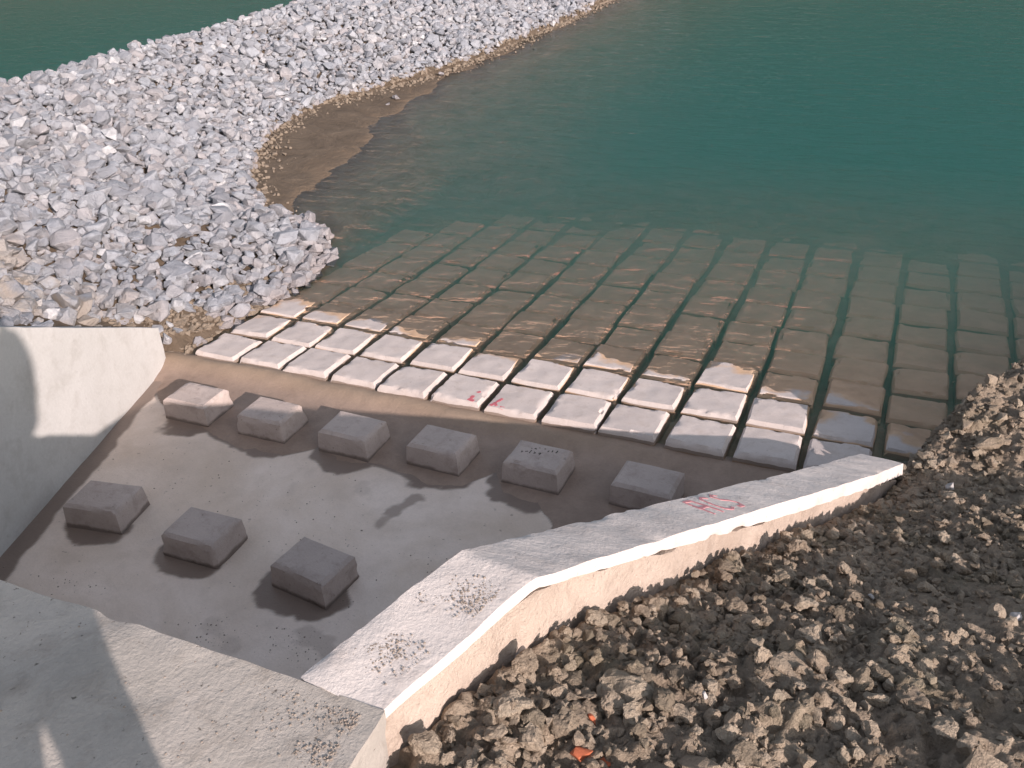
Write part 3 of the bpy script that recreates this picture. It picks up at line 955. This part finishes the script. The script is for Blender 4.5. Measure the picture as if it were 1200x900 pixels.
# gravel and crumbs of dry earth along the embankment's toe
def pebble_field(name, pts, sizes, mat, tones=None, sub=1, squash=0.75, seed=0):
    protos = []
    for i in range(8 if sub == 0 else 0):
        bm = hull(seed * 50 + i, 10, 15, squash)
        bmesh.ops.subdivide_edges(bm, edges=list(bm.edges), cuts=1, use_grid_fill=True)
        bmesh.ops.triangulate(bm, faces=bm.faces); bm.verts.index_update()
        P = np.array([q.co[:] for q in bm.verts])
        k = 1 + 0.35 * fbm(P + 5.1 * i, 1.8, 3, i + seed)
        protos.append((P * k[:, None], np.array([[q.index for q in f.verts] for f in bm.faces]))); bm.free()
    for i in range(8 if sub else 0):
        bm = bmesh.new(); bmesh.ops.create_icosphere(bm, subdivisions=sub, radius=1)
        P = np.array([q.co[:] for q in bm.verts]); bm.faces.ensure_lookup_table()
        k = 1 + 0.42 * fbm(P + 7.3 * i + seed, 1.1, 3, i + seed)
        F_ = np.array([[q.index for q in f.verts] for f in bm.faces])
        protos.append((P * k[:, None] * np.array([1, 0.85, squash]), F_)); bm.free()
    VV, FF, TT, o_ = [], [], [], 0
    for i, (p, s) in enumerate(zip(pts, sizes)):
        c, f = protos[int(RNG.integers(8))]
        a = RNG.uniform(0, 6.28); ca, sa = math.cos(a), math.sin(a)
        rot = np.array([[ca, -sa, 0], [sa, ca, 0], [0, 0, 1]])
        VV.append((c * s) @ rot.T + p); FF.append(f + o_); o_ += len(c)
        TT.append(np.full(len(c), RNG.random() if tones is None else tones[i]))
    me = big_mesh(name, np.vstack(VV), np.vstack(FF), sub > 1)
    add_attr(me, 'tone', np.concatenate(TT))
    return link(name, me, mat)

n = 3600
ty = RNG.uniform(2.9, 24, n); side = np.abs(RNG.normal(0, 0.24, n))
txx = np.interp(ty, tx[:, 1], tx[:, 0]) + side - 0.12
P = np.column_stack([txx, ty, ground_z(txx, ty) + 0.01])
sz = 0.010 + 0.065 * RNG.random(n) ** 2.6 * (1 - 0.5 * np.clip(side / 0.6, 0, 1))
M_GRAVEL = flat_mat('earthy_gravel', (0.25, 0.20, 0.155), 0.95, 0.6)
g1 = pebble_field('gravel', P, sz, M_GRAVEL, None, 0)
n = 900
yy = RNG.uniform(-0.5, 1.6, n); xx = np.interp(yy, tx[:, 1], tx[:, 0]) + RNG.uniform(-0.5, 0.22, n)
P = np.column_stack([xx, yy, ground_z(xx, yy) + 0.012])
ok = ~((yy < -0.3) & (xx > LX(yy) - 0.2))
g2 = pebble_field('gravel', P[ok], RNG.uniform(0.012, 0.05, n)[ok], M_GRAVEL, None, 0, seed=5)
tag(g1, 'brown earthy gravel along the foot of the rock embankment', 'gravel', kind='stuff')
tag(g2, 'brown earth crumbs between the wing wall end and the blocks', 'gravel', kind='stuff')

# ------------------------------------------------------------------ the earth bank on the right
def soil_fun(x, y):
    P = np.column_stack([x, y])
    z = soil_base(x, y)
    def wp(f, a, sd): return np.column_stack([x + a * fbm(P, f, 3, sd), y + a * fbm(P, f, 3, sd + 1)])
    rough = sstep(-0.2, 0.5, fbm(P, 0.9, 3, 72) + 0.25)
    a = lumps(wp(7, 0.10, 170), 0.24, 80, 0.6) * 0.050 + lumps(wp(14, 0.06, 172), 0.11, 81, 0.85) * 0.036 + lumps(wp(30, 0.03, 174), 0.052, 82, 0.85) * 0.032
    z = z + 0.08 * fbm(P, 1.1, 3, 73) + a * (0.25 + 0.75 * rough) - 0.06
    z = z + 0.034 * np.abs(fbm(P, 9, 4, 74, 0.6)) + 0.024 * np.abs(fbm(P, 24, 3, 75, 0.6)) + 0.012 * fbm(P, 5, 3, 79)
    # keep it off the wall's face
    wd = np.where(y < -0.42, x - (RX(y) + 0.27), 9)
    wd = np.where(y < -4.45, x - 4.64, wd)
    z = z - 0.07 * (1 - sstep(-0.02, 0.05, wd))
    return x, y, z
SX = np.concatenate([np.arange(4.40, 7.4, 0.013), np.arange(7.4, 13, 0.08)])
SY = np.concatenate([np.arange(-9, -5.3, 0.08), np.arange(-5.3, 2.8, 0.013), np.arange(2.8, 9, 0.1)])
skeep = lambda x, y: np.where(y < -4.46, x > 4.58, np.where(y < -0.40, x > RX(y) + 0.18, x > np.interp(y, bx[:, 1], bx[:, 0]) - 0.35))
sme = grid_mesh('soil_bank', SX, SY, soil_fun, skeep)
co = np.zeros(len(sme.vertices) * 3, np.float32); sme.vertices.foreach_get('co', co); co = co.reshape(-1, 3).astype(float)
add_attr(sme, 'tone', 0.30 + 0.35 * fbm(co[:, :2], 2.5, 4, 78))
tag(link('ground', sme, M_SOIL), kind='structure')

def soil_z(x, y): return soil_fun(x, y)[2]
def clod_mesh(seed):
    bm = hull(seed, 9, 15, random.Random(seed).uniform(0.5, 0.8))
    for _ in range(3):
        bmesh.ops.subdivide_edges(bm, edges=list(bm.edges), cuts=1, use_grid_fill=True)
        bmesh.ops.smooth_vert(bm, verts=bm.verts, factor=0.22, use_axis_x=True, use_axis_y=True, use_axis_z=True)
    bmesh.ops.triangulate(bm, faces=bm.faces)
    bm.normal_update()
    P = np.array([q.co[:] for q in bm.verts])
    k = 0.16 * fbm(P + seed * 1.37, 1.6, 3, seed) - 0.20 * np.abs(fbm(P + seed, 2.2, 4, seed + 3, 0.6)) + 0.10 * np.abs(fbm(P + seed, 5.5, 3, seed + 5, 0.7))
    for q, kk in zip(bm.verts, k): q.co += q.normal * float(kk)
    me = bpy.data.meshes.new('soil_clod'); bm.to_mesh(me); bm.free()
    me.polygons.foreach_set('use_smooth', [True] * len(me.polygons))
    me.set_sharp_from_angle(angle=R_(32))
    add_attr(me, 'tone', np.zeros(len(me.vertices)))
    me.materials.append(M_CLOD)
    return me
cm = [clod_mesh(900 + i) for i in range(20)]

def soil_scatter(n, lo, hi, power=2.5):
    out = []
    while len(out) < n:
        y = RNG.uniform(-5.0, 2.6); x = RNG.uniform(4.6, 7.2)
        if y < -4.46 and x < 4.72: continue
        edge = RX(y) + 0.33 if y < -0.42 else float(np.interp(y, bx[:, 1], bx[:, 0])) + 0.03
        if x < edge: continue
        q = np.array([[x, y, 1.0]])
        rough = float(fbm(q[:, :2], 0.9, 3, 72)[0]) + 0.25
        close = math.exp(-(x - edge) / 0.35)
        if RNG.random() > 0.10 + 0.6 * np.clip(rough + 0.1, 0, 1) + 0.6 * close: continue
        out.append((x, y, lo * (hi / lo) ** (RNG.random() ** power)))
    return np.array(out)
CS = soil_scatter(2800, 0.016, 0.066, 2.3)
cz = soil_z(CS[:, 0], CS[:, 1])
cu, cv, cdp = to_px(np.column_stack([CS[:, 0], CS[:, 1], cz]))
infr = (cu > 0) & (cu < 1200) & (cv > 0) & (cv < 900)
od = np.argsort(-(CS[:, 2] / cdp * infr))
wall_x = np.where(CS[:, 1] < -0.42, RX(CS[:, 1]) + 0.28, 0)
rest = []
for rank, i in enumerate(od):
    x, y, r = CS[i]
    if rank < 260 and infr[i]:
        o = link('soil_clod', cm[int(RNG.integers(len(cm)))], None, None, (x, y, cz[i] + r * 0.28), (RNG.uniform(-.3, .3), RNG.uniform(-.3, .3), RNG.uniform(0, 6.28)))
        o.scale = (r, r, r)
        big = 'large' if r > 0.058 else ('middling' if r > 0.040 else 'small')
        if y > -0.42: lab, g = '%s brown earth clod on the low bank by the water' % big, 'earth clods on the low bank by the water'
        elif x - wall_x[i] < 0.45: lab, g = '%s brown earth clod heaped against the lettered wing wall' % big, 'earth clods against the wing wall'
        elif y < -3.0: lab, g = '%s grey brown earth clod on the bank nearest the viewer' % big, 'earth clods on the near bank'
        else: lab, g = '%s brown earth clod out on the open bank' % big, 'earth clods out on the open bank'
        tag(o, lab, 'clod', g)
    else: rest.append(i)
BIGC = [(745, 822, .150, 'broadest flat pale earth clod, close to the slab'), (668, 800, .085, 'pale rounded earth clod just left of the broadest flat one'), (640, 700, .060, 'brown earth clod leaning on the wing wall near its bend'),
        (1165, 520, .17, 'big dark earth lump on the bank edge by the water'), (1085, 535, .075, 'earth lump at the very end of the lettered wall'), (960, 590, .070, 'knobbly earth lump against the far end of the lettered wall'),
        (930, 790, .13, 'wide flat earth lump in the middle of the open bank'), (600, 830, .08, 'earth lump close to the slab corner'), (820, 690, .07, 'earth lump below the middle of the lettered wall')]
for j, (u_, v_, r_, lb) in enumerate(BIGC):
    z = 1.2
    for _ in range(14):
        p = px_hit(u_, v_, z); z = 0.5 * z + 0.5 * float(soil_z(np.array([p.x]), np.array([p.y]))[0])
    o = link('soil_clod', cm[(j * 3) % len(cm)], None, None, (p.x, p.y, z), (0.15, -0.1, j * 1.3)); o.scale = (r_, r_, r_ * 0.7)
    tag(o, lb, 'clod', 'big earth lumps on the bank')
C2 = np.vstack([CS[rest], soil_scatter(13000, 0.004, 0.028, 2.0)])
Pz = soil_z(C2[:, 0], C2[:, 1])
crumbs = pebble_field('soil_crumbs', np.column_stack([C2[:, 0], C2[:, 1], Pz + C2[:, 2] * 0.3]), C2[:, 2], M_SOIL, RNG.random(len(C2)) ** 1.3, 0, 0.75, 9)
tag(crumbs, 'loose brown earth crumbs strewn over the whole bank', 'earth', kind='stuff')

# brick bits and pale stones lying in the soil
def stone(name, u, v, r, mat, label, cat, group, seed, zoff=0.3):
    z = 1.5
    for _ in range(12):
        p = px_hit(u, v, z); z = 0.5 * z + 0.5 * float(soil_z(np.array([p.x]), np.array([p.y]))[0])
    p = px_hit(u, v, z)
    me = rmeshes[seed % len(rmeshes)].copy(); me.materials.clear(); me.materials.append(mat)
    o = link(name, me, None, None, (p.x, p.y, z + r * zoff), (0.4 * seed, 0.3, seed * 1.1)); o.scale = (r, r, r)
    tag(o, label, cat, group)
stone('brick_fragment', 683, 886, 0.040, M_BRICK, 'bright orange brick fragment, lowest in the earth near the slab', 'brick', 'brick fragments in the earth', 3)
stone('brick_fragment', 692, 846, 0.026, M_BRICK, 'small orange brick fragment just above the bright larger ones', 'brick', 'brick fragments in the earth', 5)
stone('brick_fragment', 712, 895, 0.024, M_BRICK, 'small orange brick fragment to the right of the brightest one', 'brick', 'brick fragments in the earth', 8)
for i, (u_, v_, r_, w_) in enumerate(((826, 816, .018, 'small white stone left of a dark hollow in the near earth'), (1113, 572, .04, 'pale grey stone half buried high on the bank'),
                               (1190, 725, .03, 'white stone at the right hand rim of the bank'), (612, 772, .045, 'pale lilac stone against the foot of the wing wall'), (1020, 700, .016, 'tiny white stone in the middle of the open bank'))):
    stone('pale_stone', u_, v_, r_, M_WHITESTONE, w_, 'stone', 'pale stones in the earth', 11 + i)

# crumbs of mortar left on the headwall and wall top
pts, szs = [], []
for (cu_, cv_, ru, rv, n, z) in ((575, 700, 30, 13, 420, 2.0), (555, 712, 20, 9, 150, 2.0), (455, 762, 26, 9, 330, 2.0), (510, 778, 40, 8, 330, 2.0), (425, 862, 12, 20, 420, 2.0), (390, 885, 30, 10, 260, 2.0), (400, 835, 40, 14, 200, 2.0), (360, 820, 60, 30, 220, 2.0), (250, 790, 150, 50, 260, 2.0)):
    cx0, cy0 = RNG.normal(0, 1, (16, 2)) * (ru * 0.75, rv * 0.75), None
    for _ in range(n):
        q = cx0[int(RNG.integers(16))]
        p = px_hit(cu_ + q[0] + RNG.normal(0, ru * 0.4), cv_ + q[1] + RNG.normal(0, rv * 0.45), z)
        onslab = p.y < -4.5 and p.x < 4.56
        onwall = -4.4 < p.y < -3.9 and RX(p.y) + 0.03 < p.x < RX(p.y) + 0.24
        if onslab or onwall: pts.append((p.x, p.y, z + 0.001)); szs.append(0.0010 + 0.0036 * RNG.random() ** 2.5)
mc = pebble_field('mortar_crumbs', np.array(pts), np.array(szs), M_CRUMB, None, 1, 0.7, 3)
tag(mc, 'dark gritty mortar crumbs scattered on the headwall top', 'mortar', kind='stuff')

# grit and crumbs left on the basin floor and on the mud
pts, szs = [], []
for cx0, cy0, r0, n in ((2.75, -2.85, .22, 90), (2.2, -2.95, .2, 60), (1.0, -2.9, .25, 50), (3.3, -1.9, .3, 40), (1.9, -1.7, .5, 60), (0.9, -1.8, .6, 60), (2.5, -0.6, 1.6, 160), (2.6, -2.2, 1.0, 120)):
    for _ in range(n):
        x, y = cx0 + RNG.normal(0, r0 * .6), cy0 + RNG.normal(0, r0 * .35)
        if not (LX(y) + 0.05 < x < RX(y) - 0.05 and -4.3 < y < -0.32): continue
        xa, ya = np.array([x]), np.array([y])
        z = max(float(floor_fun(xa, ya)[2][0]), float(mud_fun(xa, ya)[2][0]))
        pts.append((x, y, z + 0.001)); szs.append(0.0015 + 0.0055 * RNG.random() ** 3)
fg = pebble_field('floor_grit', np.array(pts), np.array(szs), M_CRUMB, None, 1, 0.7, 4)
tag(fg, 'dark grit and crumbs strewn over the basin floor and mud', 'grit', kind='stuff')

# ------------------------------------------------------------------ the person taking the picture (casts the shadow on slab and wall)
def skin(name, verts, edges, rads, mat, parent, sub=2, root=0):
    me = bpy.data.meshes.new(name)
    me.from_pydata([Vector(q) for q in verts], edges, [])
    ob = bpy.data.objects.new(name, me); COL.objects.link(ob)
    mod = ob.modifiers.new('skin', 'SKIN')
    for i, s in enumerate(me.skin_vertices[0].data):
        s.radius = rads[i] if isinstance(rads[i], tuple) else (rads[i], rads[i])
        s.use_root = (i == root)
    ms = ob.modifiers.new('sub', 'SUBSURF'); ms.levels = sub; ms.render_levels = sub
    dg = bpy.context.evaluated_depsgraph_get()
    nm = bpy.data.meshes.new_from_object(ob.evaluated_get(dg))
    bpy.data.objects.remove(ob)
    nm.name = name
    nm.polygons.foreach_set('use_smooth', [True] * len(nm.polygons))
    nm.materials.clear()
    return link(name, nm, mat, parent)
px_, py_ = 5.53, -5.96
pz_ = float(soil_z(np.array([px_]), np.array([py_]))[0])
FACE = math.atan2(0.364, 0.777)                      # turned as the camera is
man = bpy.data.objects.new('person', None); COL.objects.link(man)
man.location = (px_, py_, 2.09); man.rotation_euler = (0, 0, FACE)
tag(man, 'person in dark jacket and trousers standing on the bank, phone raised', 'person')
inv = (Matrix.Translation((px_, py_, 2.09)) @ Matrix.Rotation(FACE, 4, 'Z')).inverted()
lens = inv @ (CAM + Vector(ROT[2]) * 0.02)
hl, hr = lens + Vector((-0.075, -0.03, -0.03)), lens + Vector((0.075, -0.03, -0.03))
V = [(0, 0, .95), (0, 0, 1.12), (0, 0, 1.32), (0, .0, 1.46), (0, .01, 1.53), (0, .03, 1.61), (0, .04, 1.70),
     (.10, 0, .88), (.165, .02, .48), (.19, -.02, .09), (.20, .14, .035),
     (-.10, 0, .88), (-.165, .02, .48), (-.19, -.02, .09), (-.20, .14, .035),
     (.19, 0, 1.42), (.27, .10, 1.27), tuple(hr + Vector((0.03, -0.08, -0.07))), tuple(hr),
     (-.19, 0, 1.42), (-.27, .10, 1.27), tuple(hl + Vector((-0.03, -0.08, -0.07))), tuple(hl)]
E = [(0, 1), (1, 2), (2, 3), (3, 4), (4, 5), (5, 6), (0, 7), (7, 8), (8, 9), (9, 10), (0, 11), (11, 12), (12, 13), (13, 14), (3, 15), (15, 16), (16, 17), (17, 18), (3, 19), (19, 20), (20, 21), (21, 22)]
Rr = [(.15, .11), (.14, .10), (.16, .11), (.08, .07), .05, (.075, .09), (.07, .085), .085, .055, .04, .035, .085, .055, .04, .035, .06, .042, .03, .035, .06, .042, .03, .035]
skin('body', V, E, Rr, M_SKIN, man)
for hand, s in ((hr, 1), (hl, -1)):
    for k in range(4):
        L = (.030, .035, .033, .026)[k]
        b0 = hand + Vector((s * -0.005, -0.006, 0.028 - 0.018 * k))
        skin('finger', [b0, b0 + Vector((s * -L * .5, -0.012, 0)), b0 + Vector((s * -L, -0.016, 0.004))], [(0, 1), (1, 2)], [.009, .008, .007], M_SKIN, man, 1)
    skin('thumb', [hand + Vector((0, 0, -.02)), hand + Vector((s * -.02, -.02, -.035)), hand + Vector((s * -.045, -.025, -.03))], [(0, 1), (1, 2)], [.012, .010, .008], M_SKIN, man, 1)
J = [0, 1, 2, 3, 15, 16, 17, 19, 20, 21]
mp_ = {a: i for i, a in enumerate(J)}
jv = [V[i] for i in J]; jv[0] = (0, 0, .84); jv[3] = (0, 0, 1.45)
je = [(mp_[a], mp_[b]) for a, b in E if a in mp_ and b in mp_]
skin('jacket', jv, je, [(.37, .24), (.30, .20), (.27, .18), (.14, .11), .15, .14, .085, .15, .14, .085], M_CLOTH, man)
T = [0, 7, 8, 9, 11, 12, 13]
mp_ = {a: i for i, a in enumerate(T)}
skin('trousers', [V[i] for i in T], [(mp_[a], mp_[b]) for a, b in E if a in mp_ and b in mp_], [(.19, .14), .12, .095, .08, .12, .095, .08], M_TROUSER, man)
for s in (1, -1):
    skin('shoe', [(s * .19, -.05, .05), (s * .195, .06, .045), (s * .205, .17, .035)], [(0, 1), (1, 2)], [(.045, .05), (.045, .045), (.04, .035)], M_SHOE, man, 1)
blob('hair', (0, .02, 1.70), .098, .12, M_HAIR, man, 5, 3, (0.86, 1.02, 0.86))
blob('nose', (0, .135, 1.645), .016, .1, M_SKIN, man, 6, 2, (0.8, 1.0, 1.3))
for s in (1, -1):
    blob('ear', (s * .083, .03, 1.645), .028, .1, M_SKIN, man, 7, 2, (0.35, 0.7, 1.1))
    blob('eye', (s * .03, .112, 1.668), .012, .02, M_PHONE, man, 8, 2)
blob('mouth', (0, .122, 1.60), .022, .05, M_RED_FAINT, man, 9, 2, (1, 0.3, 0.25))
V, F = hexa([(-.062, -.032, .004), (.062, -.032, .004), (.062, .032, .004), (-.062, .032, .004)], [(-.062, -.032, .014), (.062, -.032, .014), (.062, .032, .014), (-.062, .032, .014)])
ph = link('phone', rough_solid('phone', V, F, 0.02, 0.0001, 3, 1), M_PHONE)
ph.matrix_world = cam.matrix_world.copy()
tag(ph, 'black phone held up in both hands by the standing person', 'phone')
